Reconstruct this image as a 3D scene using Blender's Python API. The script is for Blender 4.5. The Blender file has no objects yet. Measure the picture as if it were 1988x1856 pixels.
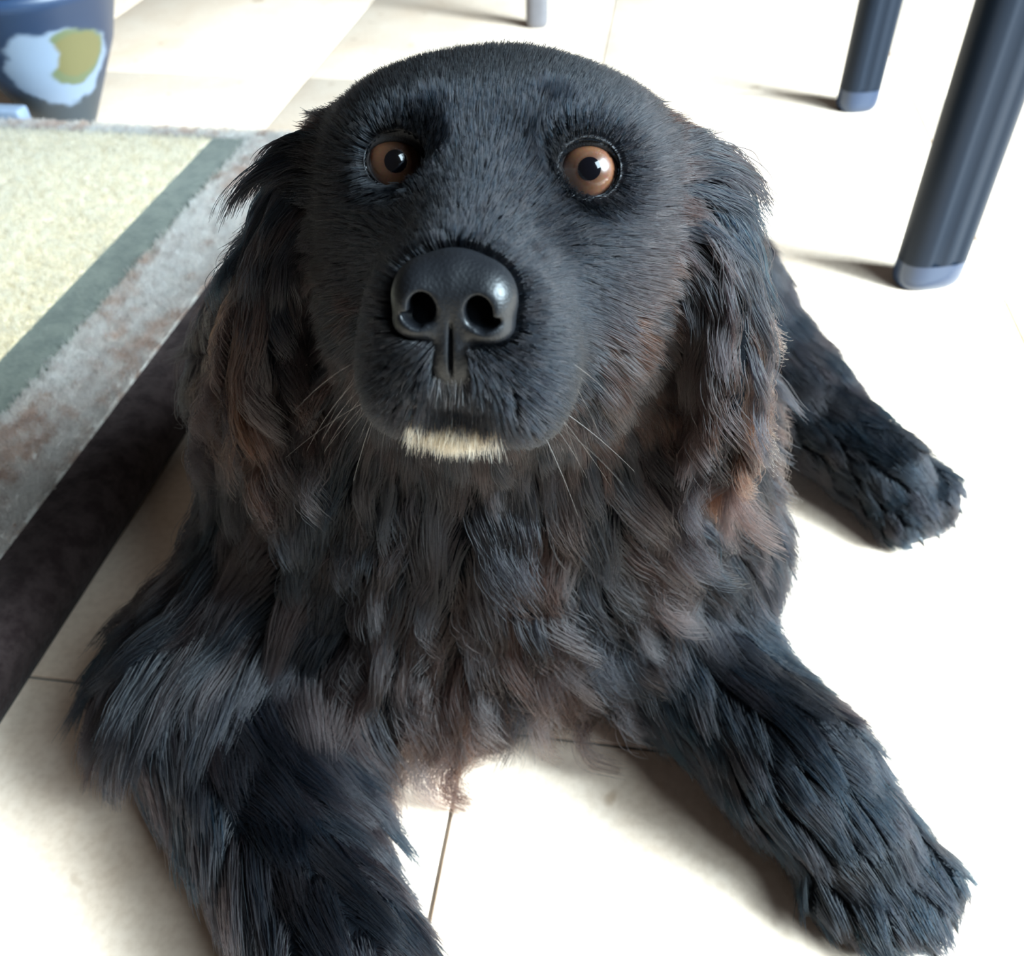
import bpy, math
import numpy as np
from mathutils import Vector, Matrix, kdtree

rng = np.random.default_rng(7)
D = bpy.data
COL = bpy.context.scene.collection
SC = bpy.context.scene
FUR = 1.0

# ------------------------------------------------------------------ camera
FPX, CAMH, PITCH, ROLL = 1750.0, 0.58, 43.3, 1.6
_t, _r = math.radians(PITCH), math.radians(ROLL)
_X, _U0 = np.array([1., 0, 0]), np.array([0, math.sin(_t), math.cos(_t)])
CF = np.array([0, math.cos(_t), -math.sin(_t)])
CR = math.cos(_r) * _X - math.sin(_r) * _U0
CU = math.sin(_r) * _X + math.cos(_r) * _U0
CAM = np.array([0, 0, CAMH])
cd = D.cameras.new('camera'); cam = D.objects.new('camera', cd); COL.objects.link(cam)
cam.matrix_world = Matrix([[CR[i], CU[i], -CF[i], CAM[i]] for i in range(3)] + [[0, 0, 0, 1]])
cd.sensor_fit = 'HORIZONTAL'; cd.sensor_width = 36; cd.lens = 36 * FPX / 1988
cd.clip_start = 0.01; cd.clip_end = 50
cd.dof.use_dof = True; cd.dof.focus_distance = 0.40; cd.dof.aperture_fstop = 11
SC.camera = cam

# ------------------------------------------------------------------ world, lights, exposure
w = D.worlds.new('daylight'); SC.world = w; w.use_nodes = True
bg = w.node_tree.nodes['Background']
bg.inputs[0].default_value = (1.0, 0.95, 0.88, 1); bg.inputs[1].default_value = 0.06

def area(name, loc, target, sx, sy, power, col):
    l = D.lights.new(name, 'AREA'); l.shape = 'RECTANGLE'; l.size = sx; l.size_y = sy
    l.energy = power; l.color = col
    o = D.objects.new(name, l); COL.objects.link(o); o.location = loc
    o.rotation_euler = (Vector(target) - Vector(loc)).to_track_quat('-Z', 'Y').to_euler()
    return o
area('window_light', (1.75, -1.15, 2.55), (0.1, 0.7, 0.0), 1.0, 1.2, 56, (0.70, 0.89, 1.0))
area('side_window_light', (3.35, -0.65, 2.45), (0.0, 0.5, 0.0), 1.8, 1.9, 1000, (0.70, 0.89, 1.0))
SC.view_settings.view_transform = 'Standard'; SC.view_settings.look = 'None'
SC.view_settings.exposure = 0.45; SC.view_settings.gamma = 1.0
SC.view_settings.use_curve_mapping = False
SC.cycles.max_bounces = 6; SC.cycles.diffuse_bounces = 3; SC.cycles.glossy_bounces = 3
SC.cycles.transmission_bounces = 5; SC.cycles.transparent_max_bounces = 6

# ------------------------------------------------------------------ helpers
def nodemat(name):
    m = D.materials.new(name); m.use_nodes = True
    return m, m.node_tree.nodes, m.node_tree.links, m.node_tree.nodes['Principled BSDF']

def flatmat(name, col, rough=0.5, spec=0.5, coat=0.0, sheen=0.0, noise=0.0, nscale=30, bump=0.0, bscale=200, coat_rough=0.03):
    m, n, l, b = nodemat(name)
    b.inputs['Base Color'].default_value = (*col, 1); b.inputs['Roughness'].default_value = rough
    b.inputs['Specular IOR Level'].default_value = spec
    b.inputs['Coat Weight'].default_value = coat; b.inputs['Coat Roughness'].default_value = coat_rough
    b.inputs['Sheen Weight'].default_value = sheen
    tc = n.new('ShaderNodeTexCoord')
    if noise:
        t = n.new('ShaderNodeTexNoise'); t.inputs['Scale'].default_value = nscale; t.inputs['Detail'].default_value = 5
        r = n.new('ShaderNodeValToRGB')
        r.color_ramp.elements[0].position = .3; r.color_ramp.elements[1].position = .7
        r.color_ramp.elements[0].color = (*[c * (1 - noise) for c in col], 1)
        r.color_ramp.elements[1].color = (*[min(1, c * (1 + noise)) for c in col], 1)
        l.new(tc.outputs['Object'], t.inputs['Vector']); l.new(t.outputs['Fac'], r.inputs[0]); l.new(r.outputs[0], b.inputs['Base Color'])
    if bump:
        t = n.new('ShaderNodeTexNoise'); t.inputs['Scale'].default_value = bscale; t.inputs['Detail'].default_value = 3
        bp = n.new('ShaderNodeBump'); bp.inputs['Strength'].default_value = bump; bp.inputs['Distance'].default_value = .002
        l.new(tc.outputs['Object'], t.inputs['Vector']); l.new(t.outputs['Fac'], bp.inputs['Height']); l.new(bp.outputs[0], b.inputs['Normal'])
    return m

def mesh_obj(name, verts, faces, mat, parent=None, smooth=True):
    me = D.meshes.new(name); me.from_pydata([tuple(map(float, v)) for v in verts], [], [tuple(map(int, f)) for f in faces]); me.update()
    if smooth: me.polygons.foreach_set('use_smooth', [True] * len(me.polygons))
    o = D.objects.new(name, me); COL.objects.link(o)
    if mat: me.materials.append(mat)
    if parent: o.parent = parent
    return o

def empty(name, loc=(0, 0, 0), rz=0):
    o = D.objects.new(name, None); COL.objects.link(o); o.location = loc; o.rotation_euler = (0, 0, rz); o.empty_display_size = .05
    return o

def tag(o, label=None, cat=None, group=None, kind=None):
    for k, v in (('label', label), ('category', cat), ('group', group), ('kind', kind)):
        if v: o[k] = v
    return o

def unit(v):
    v = np.asarray(v, float); return v / np.maximum(np.linalg.norm(v, axis=-1, keepdims=True), 1e-12)

def rounded_box(x0, x1, y0, y1, z0, z1, r, seg=4, sub=0):
    """box with all upright and top edges rounded (bmesh bevel)"""
    import bmesh
    bm = bmesh.new(); bmesh.ops.create_cube(bm, size=1)
    for v in bm.verts:
        v.co = ((x0 + x1) / 2 + v.co.x * (x1 - x0), (y0 + y1) / 2 + v.co.y * (y1 - y0), (z0 + z1) / 2 + v.co.z * (z1 - z0))
    bmesh.ops.bevel(bm, geom=list(bm.edges), offset=r, segments=seg, profile=.5, affect='EDGES')
    V = [v.co[:] for v in bm.verts]; bm.verts.index_update(); Fc = [[v.index for v in f.verts] for f in bm.faces]; bm.free()
    return V, Fc

# ------------------------------------------------------------------ floor with separate tiles
TA = math.radians(-9.3)                        # the tile grid is turned clockwise
TW, TD, GAP = 0.52, 0.63, 0.0026
mortar = flatmat('grout', (.20, .18, .16), .9, .2, noise=.2)
fl = mesh_obj('floor', [(-2.2, -1, -.012), (2.4, -1, -.012), (2.4, 3.2, -.012), (-2.2, 3.2, -.012),
                        (-2.2, -1, -.003), (2.4, -1, -.003), (2.4, 3.2, -.003), (-2.2, 3.2, -.003)],
              [(3, 2, 1, 0), (4, 5, 6, 7), (0, 1, 5, 4), (1, 2, 6, 5), (2, 3, 7, 6), (3, 0, 4, 7)], mortar, smooth=False)
tag(fl, 'pale cream square floor tiles with thin grey joints', kind='structure')

def tile_material():
    m, n, l, b = nodemat('cream_tile')
    geo = n.new('ShaderNodeNewGeometry')
    t1 = n.new('ShaderNodeTexNoise'); t1.inputs['Scale'].default_value = 5; t1.inputs['Detail'].default_value = 8; t1.inputs['Roughness'].default_value = .65
    t2 = n.new('ShaderNodeTexNoise'); t2.inputs['Scale'].default_value = 160; t2.inputs['Detail'].default_value = 4
    t3 = n.new('ShaderNodeTexNoise'); t3.inputs['Scale'].default_value = 22; t3.inputs['Detail'].default_value = 2
    for t in (t1, t2, t3): l.new(geo.outputs['Position'], t.inputs['Vector'])
    r1 = n.new('ShaderNodeValToRGB'); e = r1.color_ramp.elements
    e[0].position = .32; e[0].color = (.84, .62, .46, 1); e[1].position = .62; e[1].color = (.94, .755, .605, 1)
    r2 = n.new('ShaderNodeValToRGB'); e = r2.color_ramp.elements
    e[0].position = .36; e[0].color = (.92, .905, .89, 1); e[1].position = .58; e[1].color = (1, 1, 1, 1)
    r3 = n.new('ShaderNodeValToRGB'); e = r3.color_ramp.elements          # sparse worn specks
    e[0].position = .27; e[0].color = (.72, .66, .60, 1); e[1].position = .31; e[1].color = (1, 1, 1, 1)
    mx = n.new('ShaderNodeMix'); mx.data_type = 'RGBA'; mx.blend_type = 'MULTIPLY'; mx.inputs['Factor'].default_value = 1
    my = n.new('ShaderNodeMix'); my.data_type = 'RGBA'; my.blend_type = 'MULTIPLY'; my.inputs['Factor'].default_value = 1
    l.new(t1.outputs['Fac'], r1.inputs[0]); l.new(t2.outputs['Fac'], r2.inputs[0]); l.new(t3.outputs['Fac'], r3.inputs[0])
    l.new(r1.outputs[0], mx.inputs[6]); l.new(r2.outputs[0], mx.inputs[7])
    l.new(mx.outputs[2], my.inputs[6]); l.new(r3.outputs[0], my.inputs[7]); l.new(my.outputs[2], b.inputs['Base Color'])
    b.inputs['Roughness'].default_value = .45; b.inputs['Specular IOR Level'].default_value = .35
    bp = n.new('ShaderNodeBump'); bp.inputs['Strength'].default_value = .25; bp.inputs['Distance'].default_value = .0006
    l.new(t2.outputs['Fac'], bp.inputs['Height']); l.new(bp.outputs[0], b.inputs['Normal'])
    return m
tile_m = tile_material()
tv, tf = rounded_box(GAP / 2, TW - GAP / 2, GAP / 2, TD - GAP / 2, -.010, 0, .0012, 2)
tile_me = None
E_ax = np.array([math.cos(TA), math.sin(TA)]); N_ax = np.array([-math.sin(TA), math.cos(TA)])
for i in range(-3, 4):
    for j in range(-2, 5):
        org = E_ax * (-.094 + i * TW) + N_ax * (.342 + j * TD)
        c = org + E_ax * TW / 2 + N_ax * TD / 2
        if not (-1.7 < c[0] < 1.9 and -.6 < c[1] < 2.7): continue
        if tile_me is None:
            o = mesh_obj('tile', tv, tf, tile_m, fl); tile_me = o.data
        else:
            o = D.objects.new('tile', tile_me); COL.objects.link(o); o.parent = fl
        o.location = (org[0], org[1], 0); o.rotation_euler = (0, 0, TA)

# ------------------------------------------------------------------ plush pet mat (left)
BA = math.radians(-10)
bed = empty('pet_mat', (-.75, .65, 0), 0)
tag(bed, 'thick cream plush pet mat with grey band and mottled brown edge beside the dog', 'pet mat')
bed.rotation_euler = (0, 0, BA)
be, bn = np.array([math.cos(BA), math.sin(BA)]), np.array([-math.sin(BA), math.cos(BA)])
b0e, b0n = np.dot(be, (-.75, .65)), np.dot(bn, (-.75, .65))
EX = -.426 - b0e                    # right outer edge, bed-local x
YF = 1.205 - b0n; YN = .02 - b0n; XL = EX - .80
BH = .062

def plush(name, c1, c2, scale, rough=.95, sheen=.4):
    m, n, l, b = nodemat(name)
    tc = n.new('ShaderNodeTexCoord'); t = n.new('ShaderNodeTexNoise'); t.inputs['Scale'].default_value = scale; t.inputs['Detail'].default_value = 6
    t.inputs['Roughness'].default_value = .7
    r = n.new('ShaderNodeValToRGB'); r.color_ramp.elements[0].position = .40; r.color_ramp.elements[1].position = .58
    r.color_ramp.elements[0].color = (*c1, 1); r.color_ramp.elements[1].color = (*c2, 1)
    l.new(tc.outputs['Object'], t.inputs['Vector']); l.new(t.outputs['Fac'], r.inputs[0]); l.new(r.outputs[0], b.inputs['Base Color'])
    b.inputs['Roughness'].default_value = rough; b.inputs['Sheen Weight'].default_value = sheen; b.inputs['Specular IOR Level'].default_value = .1
    bp = n.new('ShaderNodeBump'); bp.inputs['Strength'].default_value = .6; bp.inputs['Distance'].default_value = .003
    t2 = n.new('ShaderNodeTexNoise'); t2.inputs['Scale'].default_value = 260
    l.new(tc.outputs['Object'], t2.inputs['Vector']); l.new(t2.outputs['Fac'], bp.inputs['Height']); l.new(bp.outputs[0], b.inputs['Normal'])
    return m
m_brown = plush('dark_brown_plush', (.018, .011, .011), (.035, .024, .023), 60, sheen=.05)
m_mottle = plush('mottled_plush', (.15, .10, .08), (.36, .33, .30), 42)
m_grey = plush('grey_green_band', (.065, .072, .062), (.092, .098, .082), 50, sheen=.1)
m_cream = plush('cream_plush', (.34, .26, .16), (.48, .38, .24), 90)
V, Fc = rounded_box(XL, EX, YN, YF, 0.0, BH, .028, 6)
mesh_obj('cushion', V, Fc, m_brown, bed)
V, Fc = rounded_box(EX - .150, EX - .045, YN + .02, YF - .012, BH - .03, BH + .004, .014, 5)
mesh_obj('mottled_edge', V, Fc, m_mottle, bed)
V, Fc = rounded_box(XL + .03, EX - .08, YF - .045, YF - .006, BH - .03, BH + .003, .012, 5)
mesh_obj('back_edge', V, Fc, m_mottle, bed)
V, Fc = rounded_box(XL + .05, EX - .138, YN + .05, YF - .033, BH - .02, BH + .0065, .005, 3)
mesh_obj('band', V, Fc, m_grey, bed)
V, Fc = rounded_box(XL + .09, EX - .192, YN + .09, YF - .045, BH - .01, BH + .0072, .0006, 1)
mesh_obj('plush_panel', V, Fc, m_cream, bed)

# ------------------------------------------------------------------ hair curve object helper
def hair_material(name, rough=.35, rad=.35, spec_tint=1.0):
    m = D.materials.new(name); m.use_nodes = True; n, l = m.node_tree.nodes, m.node_tree.links
    n.remove(n['Principled BSDF'])
    h = n.new('ShaderNodeBsdfHairPrincipled'); h.parametrization = 'COLOR'
    a = n.new('ShaderNodeAttribute'); a.attribute_name = 'strand_colour'
    l.new(a.outputs['Color'], h.inputs['Color']); l.new(h.outputs[0], n['Material Output'].inputs['Surface'])
    h.inputs['Roughness'].default_value = rough; h.inputs['Radial Roughness'].default_value = rad
    h.inputs['Random Roughness'].default_value = .2; h.inputs['IOR'].default_value = 1.32
    return m

def hair_object(name, P, rad, col, mat, parent):
    """P (N,K,3) strand points, rad (N,K), col (N,3)"""
    N, K = P.shape[:2]
    if N == 0: return None
    c = D.hair_curves.new(name); c.add_curves([K] * N)
    c.attributes['position'].data.foreach_set('vector', np.ascontiguousarray(P, np.float32).ravel())
    ra = c.attributes.get('radius') or c.attributes.new('radius', 'FLOAT', 'POINT')
    ra.data.foreach_set('value', np.ascontiguousarray(rad, np.float32).ravel())
    ca = c.attributes.new('strand_colour', 'FLOAT_COLOR', 'CURVE')
    ca.data.foreach_set('color', np.ascontiguousarray(np.concatenate([col, np.ones((N, 1))], 1), np.float32).ravel())
    c.materials.append(mat)
    o = D.objects.new(name, c); COL.objects.link(o); o.parent = parent; o['kind'] = 'stuff'
    return o
m_pile = hair_material('pile_strands', .6, .6)

def pile(name, x0, x1, y0, y1, z, n, length, r, cfun, lean=(0, 0)):
    n = int(n * FUR) if FUR < 1 else n
    if n == 0: return
    xy = np.stack([rng.uniform(x0, x1, n), rng.uniform(y0, y1, n)], 1)
    cl = np.floor(xy / .006); h = np.sin(cl[:, 0] * 12.9898 + cl[:, 1] * 78.233) * 43758.5453; h -= np.floor(h)
    ang = h * 6.283
    d = np.stack([np.cos(ang) * .35 + lean[0], np.sin(ang) * .35 + lean[1], np.ones(n)], 1) + rng.normal(0, .22, (n, 3)); d = unit(d)
    L = length * rng.uniform(.6, 1.15, n)
    P0 = np.concatenate([xy, np.full((n, 1), z - .002)], 1)
    tt = np.linspace(0, 1, 3)[None, :, None]
    P = P0[:, None] + d[:, None] * (L[:, None, None] * tt); P[:, 2, :2] += (d[:, :2] * L[:, None] * .35)
    R = np.broadcast_to(np.array([r, r, r * .5])[None], (n, 3))
    hair_object(name, P, R, cfun(n, xy), m_pile, bed)

def cream_c(n, xy):
    cl = np.floor(xy / .005); h = np.sin(cl[:, 0] * 78.233 + cl[:, 1] * 12.9898) * 43758.5453; h -= np.floor(h)
    return np.array([.60, .47, .31])[None] * (.62 + .48 * h[:, None] ** .6) * rng.uniform(.85, 1.1, (n, 1))
def patchnoise(xy, s, seed):
    g = np.random.default_rng(seed); a = np.zeros(len(xy))
    for k in range(14):
        f = g.normal(0, 1, 2) * s; a += np.sin(xy @ f * 6.283 + g.uniform(0, 6.283))
    return a / 14 ** .5
def mottle_c(n, xy):
    p = 1 / (1 + np.exp(-3.5 * (patchnoise(xy, 9, 3) + .6 * patchnoise(xy, 40, 5) + .35)))
    return (np.array([.24, .15, .12])[None] * (1 - p[:, None]) + np.array([.46, .41, .37])[None] * p[:, None]) * rng.uniform(.75, 1.1, (n, 1))
def brown_c(n, xy): return np.array([.035, .022, .022])[None] * rng.uniform(.6, 1.5, (n, 1))
pile('panel_pile', XL + .095, EX - .191, YN + .095, YF - .045, BH + .0072, 115000, .009, .00055, cream_c)
pile('edge_pile', EX - .140, EX - .050, YN + .03, YF - .016, BH + .004, 40000, .011, .00050, mottle_c, (.25, 0))
pile('back_pile', XL + .04, EX - .085, YF - .042, YF - .010, BH + .003, 9000, .010, .00055, mottle_c, (0, .1))

# ------------------------------------------------------------------ table with flat-oval black legs (right)
m_leg = flatmat('black_lacquer', (.007, .012, .021), .36, .14)
m_foot = flatmat('black_cap_painted_blue_glow', (.008, .024, .060), .30, .4, coat=.35, coat_rough=.12)  # blue reflected light on the black cap is painted into its base colour
m_top = flatmat('dark_table_top', (.03, .028, .03), .4, noise=.2)
tab = empty('table', (.50, .965, 0))
tag(tab, 'black table on flat oval legs behind the dog at right', 'table')
def oval_tube(a, b, z0, z1, groove=True, n=48, foot=False, lean=(0, 0)):
    prof = []
    for i in range(n):
        t = 2 * math.pi * i / n
        x = a * math.copysign(abs(math.cos(t)) ** .75, math.cos(t)); y = b * math.copysign(abs(math.sin(t)) ** .75, math.sin(t))
        if groove:                               # long flutes on the two wide faces
            for g in (-.18, .42):
                y *= 1 - .22 * math.exp(-((x / a - g) / .07) ** 2)
        prof.append((x, y))
    zs = [(z0, .80), (z0 + .004, .92), (z0 + .010, .985), (z0 + .018, 1.0), (z1, 1.0)] if foot else [(z0, 1), (z1, 1)]
    V, Fc = [], []
    for z, s in zs:
        V += [(x * s + lean[0] * z, y * s + lean[1] * z, z) for x, y in prof]
    for k in range(len(zs) - 1):
        for i in range(n):
            j = (i + 1) % n; Fc.append((k * n + i, k * n + j, k * n + n + j, k * n + n + i))
    return V, Fc
def table_leg(x, y, rz, a, b, lean):
    V, Fc = oval_tube(a, b, .026, .70, True, lean=lean)
    o = mesh_obj('leg', V, Fc, m_leg, tab); o.location = (x - .50, y - .965, 0); o.rotation_euler = (0, 0, rz)
    V, Fc = oval_tube(a * 1.003, b * 1.003, 0.0, .034, False, foot=True, lean=lean)
    f_ = mesh_obj('foot_cap', V, Fc, m_foot, o); f_['label'] = 'glossy rounded foot cap'
table_leg(.500, .938, math.radians(8), .040, .024, (0, 0))
table_leg(.575, 1.47, math.radians(8), .032, .024, (0, 0))
V, Fc = rounded_box(-.014, .014, .0, .535, .655, .70, .004, 2)
ap = mesh_obj('apron_rail', V, Fc, m_top, tab); ap.rotation_euler = (0, 0, -math.atan2(.075, .53))

# small dark foot of something standing far behind the dog's head
V, Fc = oval_tube(.022, .018, 0, .30, False, foot=True)
fo = mesh_obj('stand_leg', V, Fc, flatmat('grey_metal', (.16, .15, .16), .4, .5, noise=.1)); fo.location = (.075, 1.93, 0)
tag(fo, 'grey stand leg on the tiles far behind the head of the dog', 'stand')

# ------------------------------------------------------------------ dark tapered pot (top left)
def pot_mat():
    m, n, l, b = nodemat('navy_printed_plastic')
    tc = n.new('ShaderNodeTexCoord'); sep = n.new('ShaderNodeSeparateXYZ'); l.new(tc.outputs['UV'], sep.inputs[0])
    nz = n.new('ShaderNodeTexNoise'); nz.inputs['Scale'].default_value = 9; nz.inputs['Detail'].default_value = 4
    l.new(tc.outputs['UV'], nz.inputs['Vector'])
    def math_(op, a, b_=None, c=None):
        q = n.new('ShaderNodeMath'); q.operation = op
        for i, v in enumerate((a, b_, c)):
            if v is None: continue
            if isinstance(v, (int, float)): q.inputs[i].default_value = v
            else: l.new(v, q.inputs[i])
        return q.outputs[0]
    wob = math_('MULTIPLY', math_('SUBTRACT', nz.outputs['Fac'], .5), .5)
    def disc(cx, cy, rx, ry, soft=.12, wobble=True):
        dx = math_('DIVIDE', math_('SUBTRACT', sep.outputs[0], cx), rx); dy = math_('DIVIDE', math_('SUBTRACT', sep.outputs[1], cy), ry)
        d = math_('SQRT', math_('ADD', math_('MULTIPLY', dx, dx), math_('MULTIPLY', dy, dy)))
        if wobble: d = math_('ADD', d, wob)
        q = math_('DIVIDE', math_('SUBTRACT', 1 + soft / 2, d), soft); q.node.use_clamp = True
        return q
    def mix(a, b_, f_):
        q = n.new('ShaderNodeMix'); q.data_type = 'RGBA'
        for i, v in ((6, a), (7, b_)):
            if isinstance(v, tuple): q.inputs[i].default_value = v
            else: l.new(v, q.inputs[i])
        l.new(f_, q.inputs[0]); return q.outputs[2]
    c = mix((.012, .028, .065, 1), (.030, .040, .050, 1), disc(.62, .0, .6, .42, .6))
    c = mix(c, (.19, .24, .32, 1), disc(PU, PV, .25, .27))
    c = mix(c, (.10, .12, .06, 1), disc(PU + .065, PV + .075, .15, .19))
    c = mix(c, (.13, .115, .045, 1), disc(PU + .08, PV + .09, .12, .15))
    c = mix(c, (.19, .24, .32, 1), disc(PU - .10, PV + .13, .09, .16, .2))
    l.new(c, b.inputs['Base Color']); b.inputs['Roughness'].default_value = .4
    return m
PU, PV = .70, .50
def lathe(name, prof, mat, parent=None, n=64, uv=False):
    V, Fc = [], []
    for r, z in prof: V += [(r * math.cos(2 * math.pi * i / n), r * math.sin(2 * math.pi * i / n), z) for i in range(n)]
    for k in range(len(prof) - 1):
        for i in range(n):
            j = (i + 1) % n; Fc.append((k * n + i, k * n + j, k * n + n + j, k * n + n + i))
    Fc.append(tuple(range(n))[::-1])
    o = mesh_obj(name, V, Fc, mat, parent)
    if uv:
        u = o.data.uv_layers.new(name='UVMap'); zmax = max(p[1] for p in prof)
        for lp in o.data.loops:
            x, y, z = o.data.vertices[lp.vertex_index].co
            a = (math.atan2(y, x) + math.pi * 1.0) / math.pi        # front half (facing -y) maps to 0..1
            u.data[lp.index].uv = (a if a <= 1.001 else 2.0 + a, z / .22)
    return o
pot = empty('pot', (-.716, 1.50, 0))
tag(pot, 'dark navy tapered pot with pale blue and yellow-green print behind pet mat', 'pot')
pm = pot_mat()
lathe('shell', [(.044, 0), (.046, .004), (.110, .125), (.135, .20), (.139, .205), (.139, .222), (.134, .222), (.128, .195), (.040, .012)], pm, pot, uv=True)
lathe('soil', [(.120, .18), (.05, .185), (.001, .187)], flatmat('potting_soil', (.02, .014, .01), .9, noise=.4, nscale=60), pot)
V, Fc = rounded_box(-.06, .06, -.014, .014, 0, .066, .005, 3)
bx = mesh_obj('box', V, Fc, flatmat('pale_blue_card', (.17, .21, .28), .6, noise=.08)); bx.location = (-.786, 1.405, 0); bx.rotation_euler = (0, 0, BA)
tag(bx, 'small pale blue box on the floor in front of the navy pot', 'box')

# ================================================================== the dog
# The body is one continuous surface grown from smoothly blended ellipsoids and tapered limbs.
def head_frame(yaw, pitch, roll):
    y, p, r = map(math.radians, (yaw, pitch, roll))
    fw = np.array([-math.sin(y) * math.cos(p), -math.cos(y) * math.cos(p), math.sin(p)])
    rt = unit(np.cross(-np.array([0, 0, 1.]), -fw)) ; rt = rt if rt[0] > 0 else -rt
    up = unit(np.cross(rt, -fw)); up = up if up[2] > 0 else -up
    return np.stack([math.cos(r) * rt - math.sin(r) * up, fw, math.sin(r) * rt + math.cos(r) * up], 1)
HE = np.array([-.0056, .3496, .4231]); HR = head_frame(7, 16, 1.5)
def hw(p): return HE + HR @ np.asarray(p, float)
def hd(v): return HR @ unit(v)

PR = []                                   # primitives with their coat
def add(kind, g, k, **a):
    coat = dict(part='chest_fur', L=.05, flow=('dir', (0, 0, -1)), lift=.25, curl=.3, dens=1.0, tint=.2, clump=1.0, grav=.5)
    coat.update(g); PR.append(dict(kind=kind, k=k, coat=coat, **a))
def ell(c, r, k, g, M=None, world=False):
    c = np.asarray(c, float); M = np.eye(3) if M is None else M
    if not world: c = hw(c); M = HR @ M
    add('ell', g, k, c=c, r=np.asarray(r, float), M=M)
def cone(a, b, ra, rb, k, g, world=False):
    a, b = (np.asarray(a, float), np.asarray(b, float)) if world else (hw(a), hw(b))
    add('cone', g, k, a=a, b=b, ra=ra, rb=rb)

def rotx(d): c, s = math.cos(math.radians(d)), math.sin(math.radians(d)); return np.array([[1, 0, 0], [0, c, -s], [0, s, c]])
def roty(d): c, s = math.cos(math.radians(d)), math.sin(math.radians(d)); return np.array([[c, 0, s], [0, 1, 0], [-s, 0, c]])
def rotz(d): c, s = math.cos(math.radians(d)), math.sin(math.radians(d)); return np.array([[c, -s, 0], [s, c, 0], [0, 0, 1]])

G_face = dict(part='face_fur', L=.0048, flow=('nose',), lift=.05, curl=.02, dens=18, tint=.10, clump=.12, grav=.05)
G_muz = dict(G_face, L=.0036, dens=19, tint=.15)
G_skull = dict(G_face, L=.0065, lift=.04, dens=13)
G_cheek = dict(G_face, L=.0065, lift=.04, dens=13, tint=.30)
G_ear = lambda s: dict(part='ear_fur', L=.058, flow=('dir', (.14 * s, -.05, -1)), lift=.06, curl=.7, dens=2.6, tint=.20, clump=1.1, grav=.75)
G_eart = lambda s: dict(G_ear(s), L=.070, tint=.75, curl=1.1)
G_neck = dict(part='chest_fur', L=.055, flow=('dir', (0, -.25, -1)), lift=.25, curl=.6, dens=1.1, tint=.20)
G_chest = dict(part='chest_fur', L=.078, flow=('chest', 6.0), lift=.26, curl=1.0, dens=1.1, tint=.42)
G_body = dict(part='back_fur', L=.045, flow=('dir', (0, 1, -.35)), lift=.2, curl=.4, dens=.6, tint=.15)
G_shR = dict(part='chest_fur', L=.050, flow=('dir', (.75, -.2, -.85)), lift=.22, curl=.55, dens=1.2, tint=.38)
G_shL = dict(part='foreleg_fur', L=.060, flow=('dir', (-.75, -.45, -.75)), lift=.2, curl=.22, dens=1.2, tint=.18)
def leg(part, d, L=.03, **k): return dict(dict(part=part, L=L, flow=('dir', d), lift=.13, curl=.15, dens=1.9, tint=.10, clump=.55, grav=.2), **k)

# --- head
ell((0, -.062, -.0215), (.071, .071, .053), .02, G_skull)
ell((-.030, -.030, -.006), (.035, .038, .032), .02, G_skull)
ell((.030, -.030, -.006), (.035, .038, .032), .02, G_skull)
for s in (-1, 1):
    ell((s * .031, -.008, .0120), (.019, .016, .009), .016, G_face, roty(s * 14))      # brow
    ell((s * .052, -.046, -.034), (.0255, .046, .048), .022, dict(G_cheek, tint=.75 if s > 0 else .35))   # cheek
    ell((s * .046, -.050, -.080), (.024, .046, .040), .025, dict(G_cheek, tint=.75 if s > 0 else .35, L=.010))   # jowl
    ell((s * .032, .006, -.025), (.019, .030, .018), .018, G_face, rotz(s * 20))       # under the eye
cone((0, -.01, -.007), (0, .066, -.029), .026, .0190, .022, G_muz)                    # bridge
cone((0, -.005, -.042), (0, .058, -.044), .030, .0255, .014, G_muz)                     # muzzle body
for s in (-1, 1):
    ell((s * .0185 + (.001 if s > 0 else -.0008), .054, -.056), (.0145, .033, .0265), .014, G_muz, rotx(-8))          # flews
    ell((s * .0205 + (.0025 if s > 0 else -.001), .044, -.070), (.0140, .034, .0205), .014, dict(G_muz, L=.008))
ell((0, .073, -.044), (.024, .020, .0205), .012, G_muz)
cone((0, -.02, -.086), (0, .061, -.0775), .030, .0150, .008, dict(G_muz, L=.012, tint=.3))   # lower jaw
cone((0, -.04, -.075), (0, -.11, -.09), .055, .075, .04, G_neck)                      # throat
# --- ears (hanging flaps)
for s in (-1, 1):
    ell((s * .080, -.062, -.022), (.017, .030, .026), .02, dict(G_ear(s), L=.055, curl=.3, tint=.06), roty(s * 25))
    ell((s * .104, -.060, -.052), (.014, .036, .048), .016, G_ear(s), roty(s * -14))
    ell((s * (.113 if s > 0 else .120), -.054, -.096), (.0125, .033, .042), .016, G_eart(s), roty(s * -8))
# --- neck, chest, trunk (world)
cone(hw((0, -.078, -.052)), (-.005, .47, .23), .070, .120, .05, G_neck, True)
ell((-.075, .43, .235), (.080, .080, .085), .05, dict(G_neck, L=.062, flow=('dir', (-.35, -.2, -1))), None, True)
ell((.062, .425, .235), (.062, .068, .075), .045, dict(G_neck, L=.060, flow=('dir', (.85, -.25, -.75)), curl=.6, tint=.4), None, True)
ell((-.122, .46, .215), (.068, .075, .100), .04, dict(G_neck, L=.060, flow=('dir', (-.45, -.1, -1))), None, True)
ell((0, .425, .165), (.118, .082, .108), .05, G_chest, None, True)
ell((-.01, .375, .108), (.074, .050, .070), .04, G_chest, None, True)
ell((-.074, .352, .080), (.050, .045, .048), .035, G_chest, None, True)
ell((.098, .445, .165), (.062, .080, .095), .05, G_shR, None, True)
ell((-.105, .435, .150), (.072, .080, .100), .05, G_shL, None, True)
cone((0, .50, .165), (.03, .72, .155), .135, .125, .06, G_body, True)
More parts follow.
